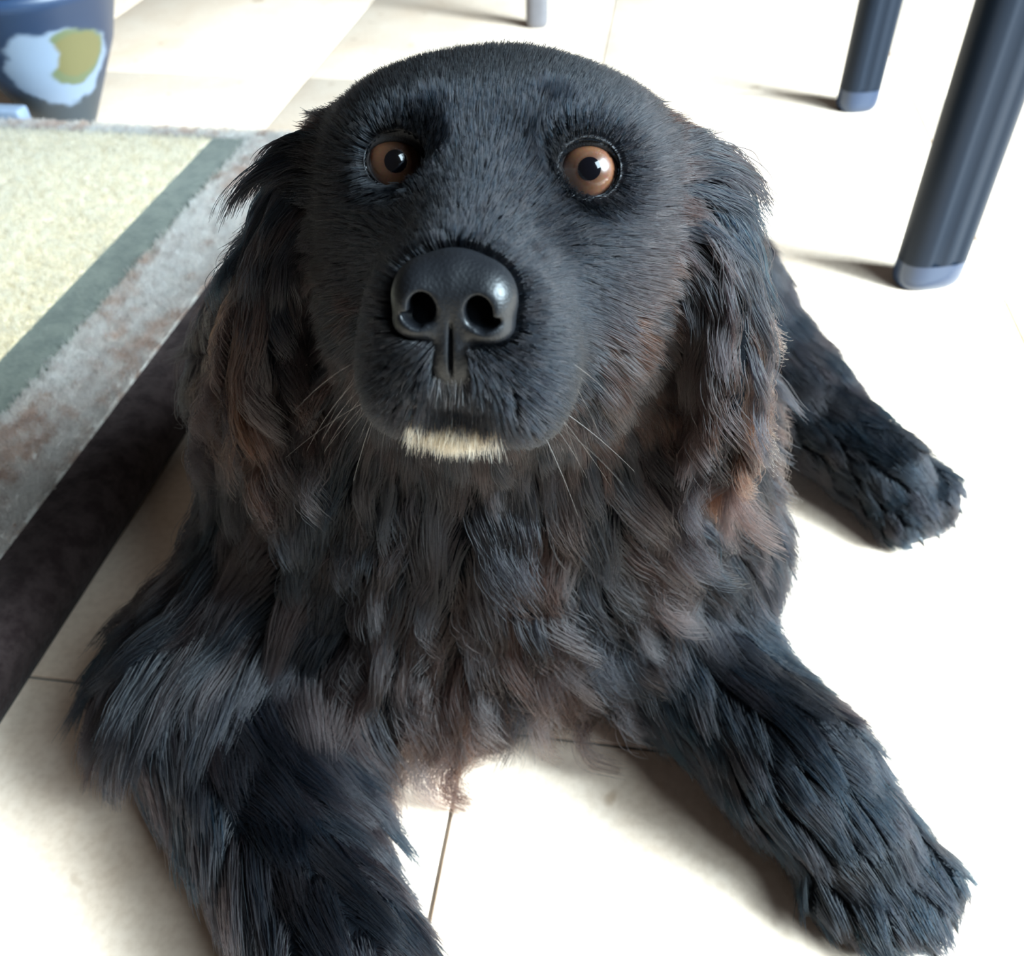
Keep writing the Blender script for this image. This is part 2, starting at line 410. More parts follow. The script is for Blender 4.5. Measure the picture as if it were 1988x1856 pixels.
cone((.03, .72, .155), (.05, .88, .140), .125, .105, .06, G_body, True)
# --- image-right foreleg (stretched forward)
cone((.125, .415, .115), (.105, .375, .068), .058, .052, .03, leg('foreleg_fur', (.55, -.45, -.7), .034, tint=.12), True)
cone((.105, .375, .068), (.172, .288, .055), .050, .043, .02, leg('foreleg_fur', (.52, -.80, -.25), .030), True)
cone((.172, .288, .052), (.200, .250, .040), .041, .036, .02, leg('foreleg_fur', (.52, -.80, -.3), .024), True)
for dx, dy in ((-.030, .006), (-.010, -.010), (.012, -.008), (.030, .010)):
    cone((.207 + dx * .5, .242 + dy * .3, .030), (.217 + dx, .216 + dy, .021), .022, .0185, .008, leg('foreleg_fur', (.4, -.8, -.4), .016, dens=2.4), True)
# --- image-left foreleg (elbow out, forearm turned in)
cone((-.135, .415, .125), (-.215, .345, .072), .068, .054, .04, dict(G_shL, L=.064), True)
cone((-.215, .345, .070), (-.105, .185, .052), .050, .040, .03, leg('foreleg_fur', (.45, -.75, -.35), .036, tint=.14), True)
cone((-.150, .325, .055), (-.122, .255, .042), .040, .034, .03, dict(leg('foreleg_fur', (.75, -.35, -.6), .045, tint=.2), curl=.3), True)
cone((-.105, .185, .050), (-.055, .125, .040), .039, .038, .02, leg('foreleg_fur', (.5, -.75, -.3), .024), True)
for dx, dy in ((-.030, -.004), (-.010, -.014), (.012, -.008), (.030, .012)):
    cone((-.048 + dx * .5, .115 + dy * .3, .030), (-.030 + dx, .088 + dy, .021), .022, .0185, .008, leg('foreleg_fur', (.4, -.8, -.4), .016, dens=2.4), True)
# --- image-right hind leg
cone((.07, .83, .13), (.172, .722, .118), .095, .078, .05, leg('hind_leg_fur', (.6, -.5, -.5), .035, tint=.2), True)
cone((.172, .722, .112), (.248, .650, .070), .070, .052, .03, leg('hind_leg_fur', (.7, -.6, -.4), .030, tint=.2), True)
cone((.245, .650, .065), (.322, .568, .040), .046, .036, .02, leg('hind_leg_fur', (.7, -.65, -.2), .018), True)
for dx, dy in ((-.020, -.020), (-.004, -.012), (.014, .000), (.026, .016)):
    cone((.328 + dx * .5, .562 + dy * .5, .030), (.347 + dx, .546 + dy, .021), .024, .0185, .008, leg('hind_leg_fur', (.6, -.7, -.4), .014, dens=2.4), True)

EYES = {-1: hw((-.0392, -.0020, -.002)), 1: hw((.0395, -.0020, -.001))}
ER = .0132
GAZE = {}
for s in (-1, 1):
    GAZE[s] = unit(unit(CAM + np.array([.02, 0, .05]) - EYES[s]))
    ell(EYES[s] + GAZE[s] * -.002, (.0156, .0158, .0152), .006, dict(G_face, L=.0032, flow=('eye', s), lift=.05, dens=16), HR, True)
CARVE = [('eye', s) for s in (-1, 1)]

def prim_d(p, P):
    if p['kind'] == 'ell':
        q = (P - p['c']) @ p['M']; r = p['r']
        k0 = np.sqrt(((q / r) ** 2).sum(-1)); k1 = np.sqrt(((q / (r * r)) ** 2).sum(-1))
        return k0 * (k0 - 1) / np.maximum(k1, 1e-9)
    ba = p['b'] - p['a']; pa = P - p['a']
    h = np.clip(pa @ ba / (ba @ ba), 0, 1)
    return np.sqrt(((pa - h[..., None] * ba) ** 2).sum(-1)) - (p['ra'] + (p['rb'] - p['ra']) * h)
def smin(a, b, k):
    h = np.maximum(k - np.abs(a - b), 0) / k
    return np.minimum(a, b) - h * h * k * .25
def carve(d, P):
    for _, s in CARVE:
        q = (P - (EYES[s] + GAZE[s] * .0135)) @ HR
        e = (np.sqrt(((q / np.array([.0118, .016, .0108])) ** 2).sum(-1)) - 1) * .0105
        d = -smin(-d, e, .003)
    return d
def bounds(p):
    if p['kind'] == 'ell': m = np.max(p['r']); return p['c'] - m, p['c'] + m
    m = max(p['ra'], p['rb']); return np.minimum(p['a'], p['b']) - m, np.maximum(p['a'], p['b']) + m
def sdf(P):
    d = np.full(P.shape[:-1], 1.0)
    for p in PR:
        lo, hi = bounds(p); mk = np.all((P > lo - .07) & (P < hi + .07), -1)
        if mk.any(): d[mk] = smin(d[mk], prim_d(p, P[mk]), p['k'])
    return d
def sdf_grad(P, f=sdf, e=.0006):
    T = np.array([[1, -1, -1], [-1, -1, 1], [-1, 1, -1], [1, 1, 1.]])
    return unit(sum(t * f(P + t * e)[:, None] for t in T))

def surface_nets(f, lo, hi, h):
    """quad surface of f = 0 on a regular grid"""
    n = np.ceil((np.asarray(hi) - lo) / h).astype(int) + 1
    ax = [lo[i] + h * np.arange(n[i]) for i in range(3)]
    F = f(ax)
    S = F < 0
    c = [S[a:n[0] - 1 + a, b:n[1] - 1 + b, d:n[2] - 1 + d] for a in (0, 1) for b in (0, 1) for d in (0, 1)]
    sm = sum(x.astype(np.int8) for x in c); act = (sm > 0) & (sm < 8)
    I = np.argwhere(act); idx = np.full(act.shape, -1, np.int64); idx[act] = np.arange(len(I))
    acc = np.zeros((len(I), 3)); cnt = np.zeros(len(I))
    cor = [(a, b, d) for a in (0, 1) for b in (0, 1) for d in (0, 1)]
    val = {k: F[I[:, 0] + k[0], I[:, 1] + k[1], I[:, 2] + k[2]] for k in cor}
    for a in cor:
        for axn in range(3):
            if a[axn]: continue
            b = list(a); b[axn] = 1; b = tuple(b)
            va, vb = val[a], val[b]; m = (va < 0) != (vb < 0)
            t = np.where(m, va / np.where(m, va - vb, 1), 0)
            p = np.array(a, float)[None] + t[:, None] * np.eye(3)[axn]
            acc[m] += p[m]; cnt[m] += 1
    V = np.asarray(lo) + h * (I + acc / cnt[:, None])
    Q = []
    for axn in range(3):
        o1, o2 = [(1, 2), (2, 0), (0, 1)][axn]
        sl0 = [slice(None)] * 3; sl1 = [slice(None)] * 3; sl0[axn] = slice(0, -1); sl1[axn] = slice(1, None)
        ch = S[tuple(sl0)] != S[tuple(sl1)]; pos = np.argwhere(ch)
        ok = (pos[:, o1] > 0) & (pos[:, o2] > 0) & (pos[:, o1] < n[o1] - 1) & (pos[:, o2] < n[o2] - 1); pos = pos[ok]
        ins = S[tuple(sl0)][pos[:, 0], pos[:, 1], pos[:, 2]]
        u, v = np.eye(3, dtype=int)[o1], np.eye(3, dtype=int)[o2]
        g = lambda q: idx[q[:, 0], q[:, 1], q[:, 2]]
        q = np.stack([g(pos), g(pos - u), g(pos - u - v), g(pos - v)], 1)
        q[~ins] = q[~ins][:, ::-1]
        Q.append(q)
    Q = np.concatenate(Q); Q = Q[(Q >= 0).all(1)]
    return V, Q

def body_field(ax):
    n = [len(a) for a in ax]; F = np.full(n, .1, np.float32)
    for p in PR:
        lo, hi = bounds(p); s = []
        for i in range(3):
            i0 = max(0, np.searchsorted(ax[i], lo[i] - .06)); i1 = min(n[i], np.searchsorted(ax[i], hi[i] + .06)); s.append(slice(i0, i1))
        if any(q.stop <= q.start for q in s): continue
        P = np.stack(np.meshgrid(*[ax[i][s[i]] for i in range(3)], indexing='ij'), -1)
        F[tuple(s)] = smin(F[tuple(s)], prim_d(p, P), p['k'])
    # the belly, elbows and paws lie flat on the tiles
    z = ax[2][None, None, :]
    F = np.maximum(F, (.0015 - z))
    return F
BV, BQ = surface_nets(body_field, np.array([-.36, .03, -.012]), np.array([.44, 1.02, .50]), .0062)

import bmesh
def basis(g):
    u = unit(HR[:, 0] - g * (HR[:, 0] @ g)); v = np.cross(g, u)
    if v @ HR[:, 2] < 0: v = -v
    return u, v
def pyramid(V, Q):
    bm = bmesh.new()
    vs = [bm.verts.new(v) for v in V]
    for q in Q:
        try: bm.faces.new([vs[i] for i in q])
        except ValueError: pass
    return bm
bm = pyramid(BV, BQ)
def head_edges(bm, rad, cen):
    return [e for e in bm.edges if (((np.array(e.verts[0].co) - cen) ** 2).sum() < rad ** 2)]
for it in range(1):
    bmesh.ops.subdivide_edges(bm, edges=head_edges(bm, .105, hw((0, .01, -.02))), cuts=1, use_grid_fill=True)
for s in (-1, 1):
    bmesh.ops.subdivide_edges(bm, edges=head_edges(bm, .024, EYES[s] + GAZE[s] * .008), cuts=1, use_grid_fill=True)
bmesh.ops.triangulate(bm, faces=[f for f in bm.faces if len(f.verts) > 4])
bm.verts.index_update()
BV = np.array([v.co[:] for v in bm.verts]); BF = [[v.index for v in f.verts] for f in bm.faces]; bm.free()
def project(V, it=3, floor=True):
    for _ in range(it):
        d = sdf(V); g = sdf_grad(V)
        V = V - g * np.clip(d, -.006, .006)[:, None]
        if floor: V[:, 2] = np.maximum(V[:, 2], .0015)
    return V
BV = project(BV)
def eye_hole(P):
    m = np.zeros(len(P), bool)
    for s in (-1, 1):
        u_, v_ = basis(GAZE[s]); q = P - EYES[s]
        m |= ((q @ u_ / 1.06) ** 2 + (q @ v_) ** 2 < .0109 ** 2) & (q @ GAZE[s] > 0)
    return m
_fc = np.array([BV[f].mean(0) for f in BF]); _hole = eye_hole(_fc)
BF = [f for f, h in zip(BF, _hole) if not h]

dog = empty('dog', (0, .45, 0))
tag(dog, 'long-haired black dog lying on the pale tiles looking up with brown eyes', 'dog')
DOFF = np.array([0, .45, 0])
m_skin = flatmat('black_coat_skin', (.0015, .002, .003), .9, .05, bump=.5, bscale=900)
body = mesh_obj('body', BV - DOFF, BF, m_skin, dog)

# ------------------------------------------------------------------ eyes
def polar_cap(c, g, rfun, th0, th1, nt, nph=48, close=True):
    u, v = basis(g); V, Fc = [], []
    for i in range(nt + 1):
        th = th0 + (th1 - th0) * i / nt
        for j in range(nph):
            ph = 2 * math.pi * j / nph; t_, r = (th, rfun(th)) if not callable(th0) else (th, rfun(th))
            V.append(c + r * (math.cos(t_) * g + math.sin(t_) * (math.cos(ph) * u + math.sin(ph) * v)))
    for i in range(nt):
        for j in range(nph):
            k = (j + 1) % nph; Fc.append((i * nph + j, (i + 1) * nph + j, (i + 1) * nph + k, i * nph + k))
    if close: Fc.append(tuple(range(nph))[::-1])
    return V, Fc
def iris_mat():
    m, n, l, b = nodemat('amber_iris')
    tc = n.new('ShaderNodeTexCoord'); sp = n.new('ShaderNodeSeparateXYZ'); l.new(tc.outputs['UV'], sp.inputs[0])
    r = n.new('ShaderNodeValToRGB'); e = r.color_ramp.elements
    e[0].position = .30; e[0].color = (.05, .02, .012, 1); e[1].position = .44; e[1].color = (.085, .036, .019, 1)
    for p, c in ((.80, (.155, .066, .034, 1)), (.90, (.10, .035, .018, 1)), (1.0, (.02, .010, .008, 1))):
        q = e.new(p); q.color = c
    nz = n.new('ShaderNodeTexNoise'); nz.inputs['Scale'].default_value = 60; nz.inputs['Detail'].default_value = 4
    mp = n.new('ShaderNodeMapping'); mp.inputs['Scale'].default_value = (.12, 1, 1); l.new(tc.outputs['UV'], mp.inputs[0]); l.new(mp.outputs[0], nz.inputs['Vector'])
    mx = n.new('ShaderNodeMix'); mx.data_type = 'RGBA'; mx.blend_type = 'MULTIPLY'; mx.inputs[0].default_value = .55
    l.new(sp.outputs[0], r.inputs[0]); l.new(r.outputs[0], mx.inputs[6]); l.new(nz.outputs['Color'], mx.inputs[7]); l.new(mx.outputs[2], b.inputs['Base Color'])
    hs = n.new('ShaderNodeMath')
    b.inputs['Roughness'].default_value = .25; b.inputs['Coat Weight'].default_value = 1; b.inputs['Coat Roughness'].default_value = .015
    return m
m_iris = iris_mat()
m_sclera = flatmat('dark_sclera', (.34, .29, .28), .2, .5, coat=1)
m_pupil = flatmat('black_pupil', (.001, .001, .002), .15, .1, coat=1, coat_rough=.015)
m_rim = flatmat('grey_lid_rim_painted_highlight', (.13, .14, .155), .35, .5, coat=.4, coat_rough=.15)  # grey lid skin, lightened to paint in the wet highlight
m_lid = flatmat('wet_black_eyelid', (.009, .0085, .010), .55, .4, coat=.08, bump=.3, bscale=1500, coat_rough=.25)
for s in (-1, 1):
    c, g = EYES[s], GAZE[s]
    corn = lambda th: ER * (1.012 + .075 * max(0, 1 - (th / .90) ** 2))
    V, Fc = polar_cap(c, g, lambda th: ER, .05, math.pi - .05, 24)
    eye = mesh_obj('eye', np.array(V) - DOFF, Fc, m_sclera, dog)
    V, Fc = polar_cap(c, g, corn, .0004, .90, 20, close=False)
    ir = mesh_obj('iris', np.array(V) - DOFF, Fc, m_iris, eye); ir['label'] = 'amber brown iris'
    uv = ir.data.uv_layers.new(name='UVMap')
    for lp in ir.data.loops:
        i, j = divmod(lp.vertex_index, 48); uv.data[lp.index].uv = ((.0004 + .8996 * i / 20) / .90, j / 48)
    V, Fc = polar_cap(c, g, lambda th: corn(th) + .00012, .0004, .31, 8, close=False)
    mesh_obj('pupil', np.array(V) - DOFF, Fc, m_pupil, eye)
    # eyelids: an almond-shaped rim lying on the ball
    u, v = basis(g); V, Fc = [], []; nph = 64
    for k_, (off, r) in enumerate([(.03, 1.0), (0, 1.035), (.0, 1.07), (.03, 1.10), (.06, 1.115)]):
        for j in range(nph):
            ph = 2 * math.pi * j / nph
            cu, sv = math.cos(ph), math.sin(ph)
            inner = cu * -s                                        # +1 towards the nose
            a = 1.0 + (.12 * max(0, inner) ** 6); bb = (.82 if sv < 0 else (.67 if s > 0 else .56))
            r_ = ER * (1 + (r - 1) * (1.5 + .45 * sv if sv > 0 else 1.0))
            th = 1 / math.sqrt((cu / a) ** 2 + (sv / bb) ** 2) + off
            V.append(c + r_ * (math.cos(th) * g + math.sin(th) * (cu * u + sv * v)))
    # the lid skin runs out onto the face
    last = np.array(V[-nph:]); ring = np.array([math.cos(2 * math.pi * j / nph) * u * 1.06 + math.sin(2 * math.pi * j / nph) * v for j in range(nph)])
    for rho in (.0114, .0122, .0132):
        p = c + ring * rho + g * .04
        for _ in range(60): p = p - g * np.clip(sdf(p) * .7, -.002, .004)[:, None]
        V += list(p + g * (.0006 if rho < .013 else -.0006))
    for i in range(7):
        for j in range(nph):
            k = (j + 1) % nph; Fc.append((i * nph + j, (i + 1) * nph + j, (i + 1) * nph + k, i * nph + k))
    lo_ = mesh_obj('eyelid', np.array(V) - DOFF, Fc, m_lid, eye); lo_.data.materials.append(m_rim)
    for f_ in lo_.data.polygons:                                   # lower lid rim: grey skin with its wet highlight painted into the colour
        i_, j_ = divmod(f_.vertices[0], nph)
        if 1 <= i_ <= 3 and math.sin(2 * math.pi * j_ / nph) < -.15: f_.material_index = 1

# ------------------------------------------------------------------ nose
NC = np.array([0, .0835, -.0285])
NP = [('e', (0, -.001, .001), (.0165, .0135, .0135), 0, .007), ('e', (.0115, .002, -.0015), (.0098, .0118, .0122), 0, .005), ('e', (-.0115, .002, -.0015), (.0098, .0118, .0122), 0, .005),
      ('e', (0, .003, -.0125), (.0075, .0080, .0110), 0, .006), ('e', (0, .0025, -.0215), (.0105, .0080, .0105), 0, .006), ('e', (.0118, .0040, -.0098), (.0085, .0085, .0050), 0, .004), ('e', (-.0118, .0040, -.0098), (.0085, .0085, .0050), 0, .004)]
NCV = []
for s in (-1, 1):
    NCV += [((s * .0094, .0095, -.0026), (.0046, .0145, .0055), 0, .0022), ((s * .0128, .0105, -.0068), (.0040, .0050, .0018), s * -30, .0014)]
NCV += [((0, .0115, -.0200), (.0008, .0032, .0135), 0, .0012)]
def nose_f(P, carved=True):
    d = np.full(P.shape[:-1], 1.0)
    def e(c, r, a):
        q = (P - np.array(c)) @ roty(a); r = np.array(r); k0 = np.sqrt(((q / r) ** 2).sum(-1)); k1 = np.sqrt(((q / (r * r)) ** 2).sum(-1)); return k0 * (k0 - 1) / np.maximum(k1, 1e-9)
    for _, c, r, a, k in NP: d = smin(d, e(c, r, a), k)
    if carved:
        for c, r, a, k in NCV: d = -smin(-d, e(c, r, a), k)
    return d
NV, NQ = surface_nets(lambda ax: nose_f(np.stack(np.meshgrid(*ax, indexing='ij'), -1)), np.array([-.026, -.02, -.036]), np.array([.026, .020, .020]), .0009)
for _ in range(2):
    NV = NV - sdf_grad(NV, nose_f, .0002) * np.clip(nose_f(NV), -.001, .001)[:, None]
def nose_mat():
    m, n, l, b = nodemat('wet_black_nose')
    b.inputs['Base Color'].default_value = (.003, .0035, .005, 1); b.inputs['Roughness'].default_value = .48; b.inputs['Coat Weight'].default_value = .16; b.inputs['Specular IOR Level'].default_value = .3; b.inputs['Coat Roughness'].default_value = .30
    tc = n.new('ShaderNodeTexCoord'); v = n.new('ShaderNodeTexVoronoi'); v.inputs['Scale'].default_value = 900; v.feature = 'SMOOTH_F1'
    bp = n.new('ShaderNodeBump'); bp.inputs['Strength'].default_value = .35; bp.inputs['Distance'].default_value = .0005; bp.invert = True
    l.new(tc.outputs['Object'], v.inputs['Vector']); l.new(v.outputs['Distance'], bp.inputs['Height']); l.new(bp.outputs[0], b.inputs['Normal'])
    return m
nw = np.array([hw(NC + p) for p in NV])
mesh_obj('nose', nw - DOFF, NQ[:, ::-1], nose_mat(), dog)

# dark brown lip line between the muzzle and the chin
def on_muzzle(x, z):
    p = np.array([hw((a, .115, b)) for a, b in zip(x, z)])
    for _ in range(60): p = p - HR[:, 1] * np.clip(sdf(p) * .7, -.002, .006)[:, None]
    return p
lx = np.linspace(-.020, .018, 21)
lipc = list(on_muzzle(lx, -.0675 - 8.0 * (lx + .001) ** 2) + HR[:, 1] * .0012)
V, Fc = [], []
for i, p in enumerate(lipc):
    rr = .0034 * math.sin(math.pi * (i + 1) / 22) ** .5
    for j in range(10):
        a = 2 * math.pi * j / 10; V.append(p + HR[:, 1] * math.cos(a) * rr + HR[:, 2] * math.sin(a) * rr * .8)
for i in range(20):
    for j in range(10):
        k = (j + 1) % 10; Fc.append((i * 10 + j, i * 10 + k, (i + 1) * 10 + k, (i + 1) * 10 + j))
lip = mesh_obj('lip', np.array(V) - DOFF, Fc, flatmat('dark_brown_lip', (.045, .026, .018), .4, .4), dog); lip['label'] = 'dark brown lip line'

# claws of the stretched hind paw and the forepaw
m_claw = flatmat('black_claw', (.012, .012, .013), .35, .5)
def claw(p, d, L=.013, r=.0032):
    d = unit(np.array(d, float)); u = unit(np.cross(d, (0, 0, 1.))); v = np.cross(u, d); V, Fc = [], []
    for i in range(5):
        t = i / 4; c = np.array(p) + d * L * t - np.array([0, 0, .005]) * t * t; rr = r * (1 - t) ** .7 + .0002
        for j in range(8):
            a = 2 * math.pi * j / 8; V.append(c + rr * (math.cos(a) * u + math.sin(a) * v))
    for i in range(4):
        for j in range(8): k = (j + 1) % 8; Fc.append((i * 8 + j, i * 8 + k, (i + 1) * 8 + k, (i + 1) * 8 + j))
    mesh_obj('claw', np.array(V) - DOFF, Fc, m_claw, dog)
for dx, dy in ((-.020, -.020), (-.004, -.012), (.014, .000), (.026, .016)):
    claw((.347 + dx + .011, .546 + dy - .012, .018), (.6, -.7, -.25))
for dx, dy in ((-.030, .006), (-.010, -.010), (.012, -.008), (.030, .010)):
    claw((.217 + dx + .006, .216 + dy - .016, .018), (.35, -.85, -.25))

# ------------------------------------------------------------------ the coat
WHORLS = [(hw((-.022, .004, .015)), .0125), (hw((.024, -.004, .021)), .0125), (hw((.004, .064, -.012)), .006), (hw((.020, .060, -.022)), .005)]
NOSE_W = hw((0, .105, -.030))
def coat_fields(P):
    """blended coat settings of the nearest primitives"""
    ds = np.stack([prim_d(p, P) for p in PR], 1)
    own = ds.argmin(1)
    W = np.exp(-(ds - ds.min(1, keepdims=True)) / .009); W /= W.sum(1, keepdims=True)
    g = lambda k: W @ np.array([p['coat'][k] for p in PR], float)
    fl = np.zeros((len(P), 3))
    for i, p in enumerate(PR):
        f_ = p['coat']['flow']
        if f_[0] == 'dir': v = unit(np.array(f_[1], float))[None]
        elif f_[0] == 'eye': v = unit(P - EYES[f_[1]] - GAZE[f_[1]] * .012)
        elif f_[0] == 'nose':
            v = P - NOSE_W; q = v @ HR
            v = unit(v + HR[:, 0][None] * (q[:, :1] * .3))
        else:
            v = np.stack([(P[:, 0] + .02) * f_[1], np.full(len(P), -.15), np.full(len(P), -1.)], 1); v = unit(v)
        fl += W[:, i:i + 1] * v
    part = np.array([p['coat']['part'] for p in PR])[own]
    L = g('L'); fl = unit(fl)
    for s in (-1, 1):
        u_, v_ = basis(GAZE[s]); q = P - EYES[s]; x_, y_ = q @ u_, q @ v_; rr = np.hypot(x_, y_)
        wt = np.clip((.024 - rr) / .010, 0, 1) * (np.linalg.norm(q, axis=1) < .04)
        rad = (x_ / rr)[:, None] * u_ + (y_ / rr)[:, None] * v_
        fl = fl * (1 - wt[:, None]) + rad * wt[:, None] * 1.2; L = L * (1 - .5 * wt)
    lift = g('lift')
    for q_, r_ in WHORLS:                                          # brow and stop whorls where the hair stands on end
        lift = lift + (.85 - lift) * np.exp(-(((P - q_) ** 2).sum(1) / r_ ** 2) ** 1.5)
    return dict(L=L, lift=lift, curl=g('curl'), dens=g('dens'), tint=g('tint'), clump=g('clump'), grav=g('grav'), flow=unit(fl), part=part)

def sample_surface(V, F, dens_v, base, seed):
    g = np.random.default_rng(seed)
    T = []
    for f in F:
        T.append((f[0], f[1], f[2]))
        if len(f) == 4: T.append((f[0], f[2], f[3]))
    T = np.array(T); a, b, c = V[T[:, 0]], V[T[:, 1]], V[T[:, 2]]
    cr = np.cross(b - a, c - a); A = .5 * np.linalg.norm(cr, axis=1)
    lam = A * dens_v[T].mean(1) * base; n = g.poisson(lam); k = np.repeat(np.arange(len(T)), n)
    r1 = np.sqrt(g.random(len(k)))[:, None]; r2 = g.random(len(k))[:, None]
    P = (1 - r1) * a[k] + r1 * (1 - r2) * b[k] + r1 * r2 * c[k]
    return P, unit(cr)[k]

if FUR > 0:
    vf = coat_fields(BV)
    Nv = sdf_grad(BV)
    tocam = unit(CAM - BV); facing = (Nv * tocam).sum(1)
    dv = vf['dens'] * np.where(facing < -.55, .12, np.where(facing < -.15, .45, 1.0)) * np.where(BV[:, 2] < .006, 0.0, 1.0)
    back = (BV[:, 1] > .62) & (BV[:, 0] < .06); dv = dv * np.where(back, .5, 1.0)
    ROOT, RN = sample_surface(BV, BF, dv, 190000 * FUR, 11)
    # keep the eyes and nose pad clear
    keep = np.ones(len(ROOT), bool)
    for s in (-1, 1):
        q = (ROOT - EYES[s]) @ np.stack([*basis(GAZE[s]), GAZE[s]], 1)
        th = np.arctan2(np.hypot(q[:, 0], q[:, 1]), q[:, 2]); near = np.linalg.norm(q, axis=1) < .030
        keep &= ~(near & (np.hypot(q[:, 0] / 1.06, q[:, 1]) < .0108) & (q[:, 2] > 0))
    ql = (ROOT - HE) @ HR - NC
    keep &= nose_f(ql, False) > -.0004
    ROOT = ROOT[keep]; RN = RN[keep]
    cf = coat_fields(ROOT)
    # guides: one lock every centimetre or so (finer on the face)
    long_ = cf['L'] > .013
    K = 9
    t = np.linspace(0, 1, K)
    def grow(P0, N0, c, seed, waves=True, steps=K, jit=.10):
        g = np.random.default_rng(seed); n = len(P0)
        L = c['L'] * g.uniform(.72, 1.18, n); d = c['flow'] - N0 * (c['flow'] * N0).sum(1, keepdims=True)
        d = unit(d + 1e-6); d = unit(d * (1 - c['lift'][:, None]) + N0 * c['lift'][:, None] + g.normal(0, jit, (n, 3)))
        pts = [P0 - N0 * .0008]; p = pts[0]; seg = (L / (steps - 1))[:, None]
        for i in range(1, steps):
            p = p + d * seg
            s = sdf(p); near = s < .0015 + .012 * (i / steps)
            gr = np.zeros_like(p)
            if near.any():
                gr[near] = sdf_grad(p[near], e=.001)
            push = np.clip(.0015 + .003 * i / steps - s, 0, .01)[:, None] * gr
            p = p + push; p[:, 2] = np.maximum(p[:, 2], .002 + .004 * g.random(n))
            pts.append(p)
            into = np.minimum((d * gr).sum(1, keepdims=True), 0)
            d = unit(d - gr * into + np.array([0, 0, -1.])[None] * (c['grav'][:, None] * .16) + c['flow'] * .05)
        G = np.stack(pts, 1)
        if waves:
            a1 = unit(np.cross(d, g.normal(0, 1, (n, 3)))); a2 = np.cross(d, a1)
            ph = g.uniform(0, 6.283, (n, 1)); fq = g.uniform(.7, 1.7, (n, 1)) * (L[:, None] / .05)
            tt = np.linspace(0, 1, steps)[None]
            amp = (c['curl'] * L * .15 * g.uniform(.4, 1.3, n))[:, None] * tt ** 1.15
            G = G + (amp * (np.sin(6.283 * fq * tt + ph) - np.sin(ph)))[..., None] * a1[:, None] + (.6 * amp * (np.cos(6.283 * fq * tt + ph) - np.cos(ph)))[..., None] * a2[:, None]
            G[..., 2] = np.maximum(G[..., 2], .0015)
        return G
    def nearest(src, pts, k=1):
        tree = kdtree.KDTree(len(src))
        for i, q in enumerate(src): tree.insert(q, i)
        tree.balance(); return np.array([tree.find(q)[1] for q in pts])
    sub = lambda c, m: {k: v[m] for k, v in c.items()}
    RUST = np.array([.030, .0125, .0070]); BLACK = np.array([.0008, .0030, .0055]); GREYB = np.array([.065, .054, .052])
    out = {}
    for name, msk, gden in (('short', ~long_, .075), ('long', long_, .0095)):
        P0, N0, c = ROOT[msk], RN[msk], sub(cf, msk)
        if len(P0) == 0: continue
        ng = max(50, int(len(P0) * gden)); gi = rng.choice(len(P0), ng, replace=False)
        Gd = grow(P0[gi], N0[gi], sub(c, gi), 5, waves=(name == 'long'), jit=.10 if name == 'long' else .05)
        near = nearest(P0[gi], P0)
        n = len(P0); shape = Gd[near] - Gd[near][:, :1]
        gL = c['L'][gi][near]; sc = (c['L'] / gL) * (rng.uniform(.45, 1.10, n) if name == 'long' else rng.uniform(.8, 1.1, n))
        own = P0[:, None] + shape * sc[:, None, None]
        if name == 'long':
            fr = rng.normal(0, 1, (n, 1, 3)) * (c['L'] * .065)[:, None, None] * (t[None, :, None] ** 1.3)
            own = own + fr
            tip = Gd[near] + rng.normal(0, .0012, (n, 1, 3)) * 1.0
            cw = np.clip((t[None] ** .85) * .88, 0, .88) * c['clump'][:, None].clip(0, 1) * rng.uniform(.55, 1, (n, 1)) * (.65 + .35 * rng.random(ng)[near])[:, None]
            P = own * (1 - cw[..., None]) + tip * cw[..., None]
            r0 = .00022
        else:
            P = own + rng.normal(0, 1, (n, 1, 3)) * (c['L'] * .045)[:, None, None] * t[None, :, None]
            P = P[:, ::2]; r0 = .00011
        P[..., 2] = np.maximum(P[..., 2], .0012)
        kk = P.shape[1]; prof = r0 * (1 - .75 * np.linspace(0, 1, kk) ** 1.5)
        R = np.broadcast_to(prof[None], (n, kk)) * rng.uniform(.8, 1.25, (n, 1))
        lock = rng.random(ng)[near]                                # colour runs lock by lock
        mixr = np.clip(c['tint'] * ((.25 + 1.3 * lock ** 1.6) if name == 'long' else .6) + rng.normal(0, .05, n), 0, 1)[:, None]
        greyish = np.clip((rng.random(ng)[near] - .55) * 1.3, 0, 1)[:, None] * np.clip(c['tint'] * 2, 0, 1)[:, None]  # bleached grey-brown locks; on the chest they also paint in light from the front
        colr = BLACK * (1 - mixr) + RUST * mixr; colr = colr * (1 - greyish * .6) + GREYB * greyish * .6
        colr = colr * rng.uniform(.8, 1.2, (n, 1))
        for pn in np.unique(c['part']):
            m = c['part'] == pn; out.setdefault(pn, []).append((P[m], R[m], colr[m], P0[m]))
    m_short = hair_material('short_black_coat', .42, .5); m_long = hair_material('long_black_coat', .34, .45)
    for pn, lst in out.items():
        for P, R, cl, P0 in lst:
            if pn == 'ear_fur':                                    # one ear each
                for sd in (-1, 1):
                    m = (((P0 - HE) @ HR)[:, 0] * sd) > 0
                    hair_object(pn, P[m] - DOFF, R[m], cl[m], m_long if P.shape[1] == K else m_short, dog)
            else:
                hair_object(pn, P - DOFF, R, cl, m_long if P.shape[1] == K else m_short, dog)
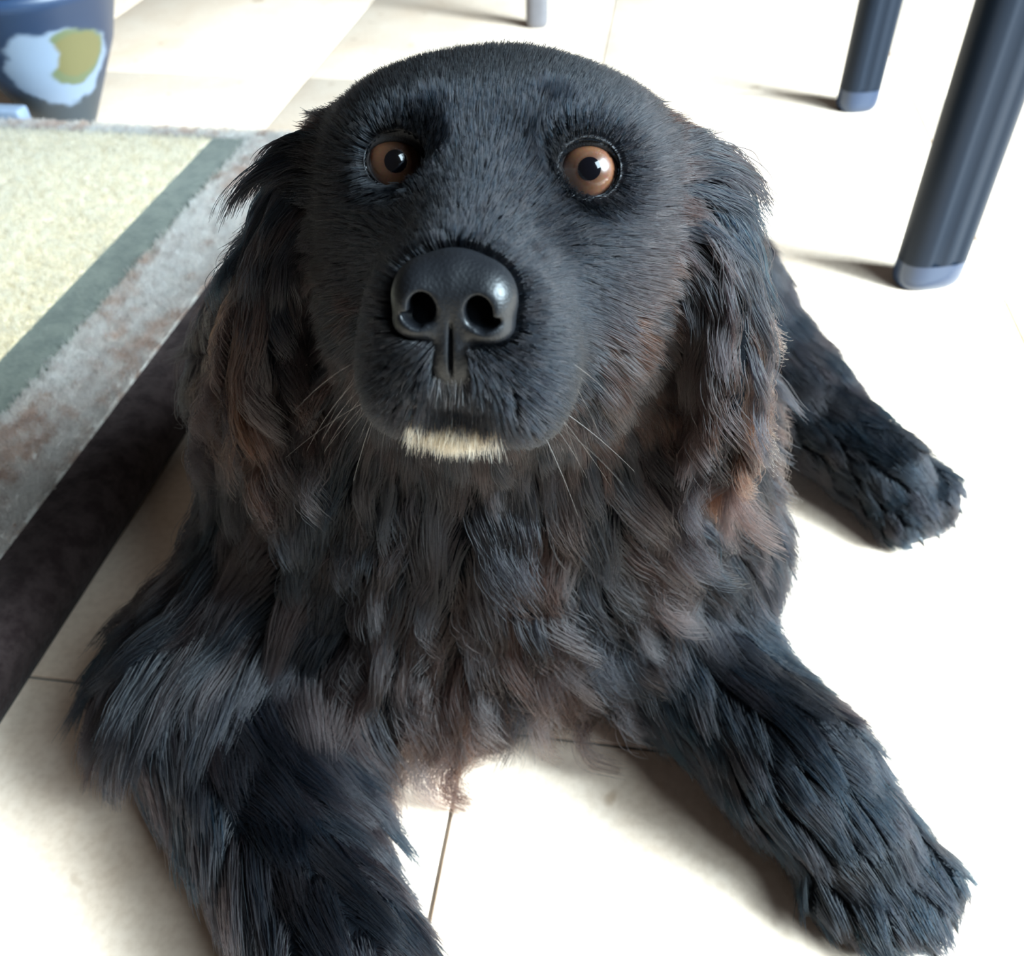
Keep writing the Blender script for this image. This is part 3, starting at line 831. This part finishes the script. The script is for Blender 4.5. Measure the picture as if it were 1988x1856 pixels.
    # pale chin tuft, grey hairs under the nose, whiskers
    def tuft(name, roots, dirs, L, r, cols, droop=.5, K2=5, wav=.1):
        n = len(roots); L = np.broadcast_to(L, n); tt = np.linspace(0, 1, K2)
        P = roots[:, None] + dirs[:, None] * (L[:, None] * tt)[..., None]
        P[..., 2] -= droop * L[:, None] * tt[None] ** 2
        P += rng.normal(0, 1, (n, 1, 3)) * (wav * L)[:, None, None] * (tt ** 1.6)[None, :, None]
        o = hair_object(name, P - DOFF, np.broadcast_to((r * (1 - .8 * tt))[None], (n, K2)), cols, m_tuft, dog); return o
    m_tuft = hair_material('pale_hair', .45, .6)
    n = int(3600 * min(1, FUR)); x = rng.normal(-.0015, .0068, n).clip(-.016, .014)
    rt = on_muzzle(x, -.0760 + rng.uniform(-.0065, .0030, n) - 5 * x * x)
    dr = unit(np.stack([x * 14, np.full(n, .50), np.full(n, -.9)], 1) + rng.normal(0, .16, (n, 3))) @ HR.T
    o = tuft('chin_fur', rt, dr, rng.uniform(.004, .010, n), .00017, np.array([.52, .34, .20])[None] * rng.uniform(.55, 1.1, (n, 1)), .35); 
    if o: o['label'] = 'pale cream chin tuft'
    n = int(260 * min(1, FUR)); x = rng.normal(-.001, .0085, n)
    rt = on_muzzle(x, -.0535 - np.abs(rng.normal(0, .0065, n)))
    dr = unit(np.stack([x * 25, np.full(n, .25), np.full(n, -1.)], 1) + rng.normal(0, .2, (n, 3))) @ HR.T
    o = tuft('grizzled_fur', rt, dr, rng.uniform(.003, .009, n), .00011, np.array([.24, .23, .25])[None] * rng.uniform(.1, 1.2, (n, 1)), .2)
    if o: o['label'] = 'grizzled grey hairs under the nose'
    n = int(90 * min(1, FUR)); rt = np.array([.006, .338, .062]) + rng.normal(0, 1, (n, 3)) * (.006, .003, .008); dr = unit(np.stack([np.full(n, .35), np.full(n, -.5), np.full(n, -.9)], 1) + rng.normal(0, .12, (n, 3)))
    tuft('pale_chest_tuft', rt, dr, rng.uniform(.015, .03, n), .00018, np.array([.30, .30, .30])[None] * rng.uniform(.3, 1.1, (n, 1)), .3)
    n = 24; sd = rng.choice([-1, 1], n)
    rt = np.array([hw((q * rng.uniform(.022, .036), rng.uniform(.045, .075), rng.uniform(-.080, -.050))) for q in sd])
    dr = unit(np.stack([sd * rng.uniform(.5, 1.3, n), rng.uniform(-.3, .5, n), rng.uniform(-1.2, -.2, n)], 1)) @ HR.T
    tuft('whiskers', rt, dr, rng.uniform(.015, .042, n), .00011, np.array([.10, .08, .07])[None] * rng.uniform(.2, 2, (n, 1)), .35, 9)
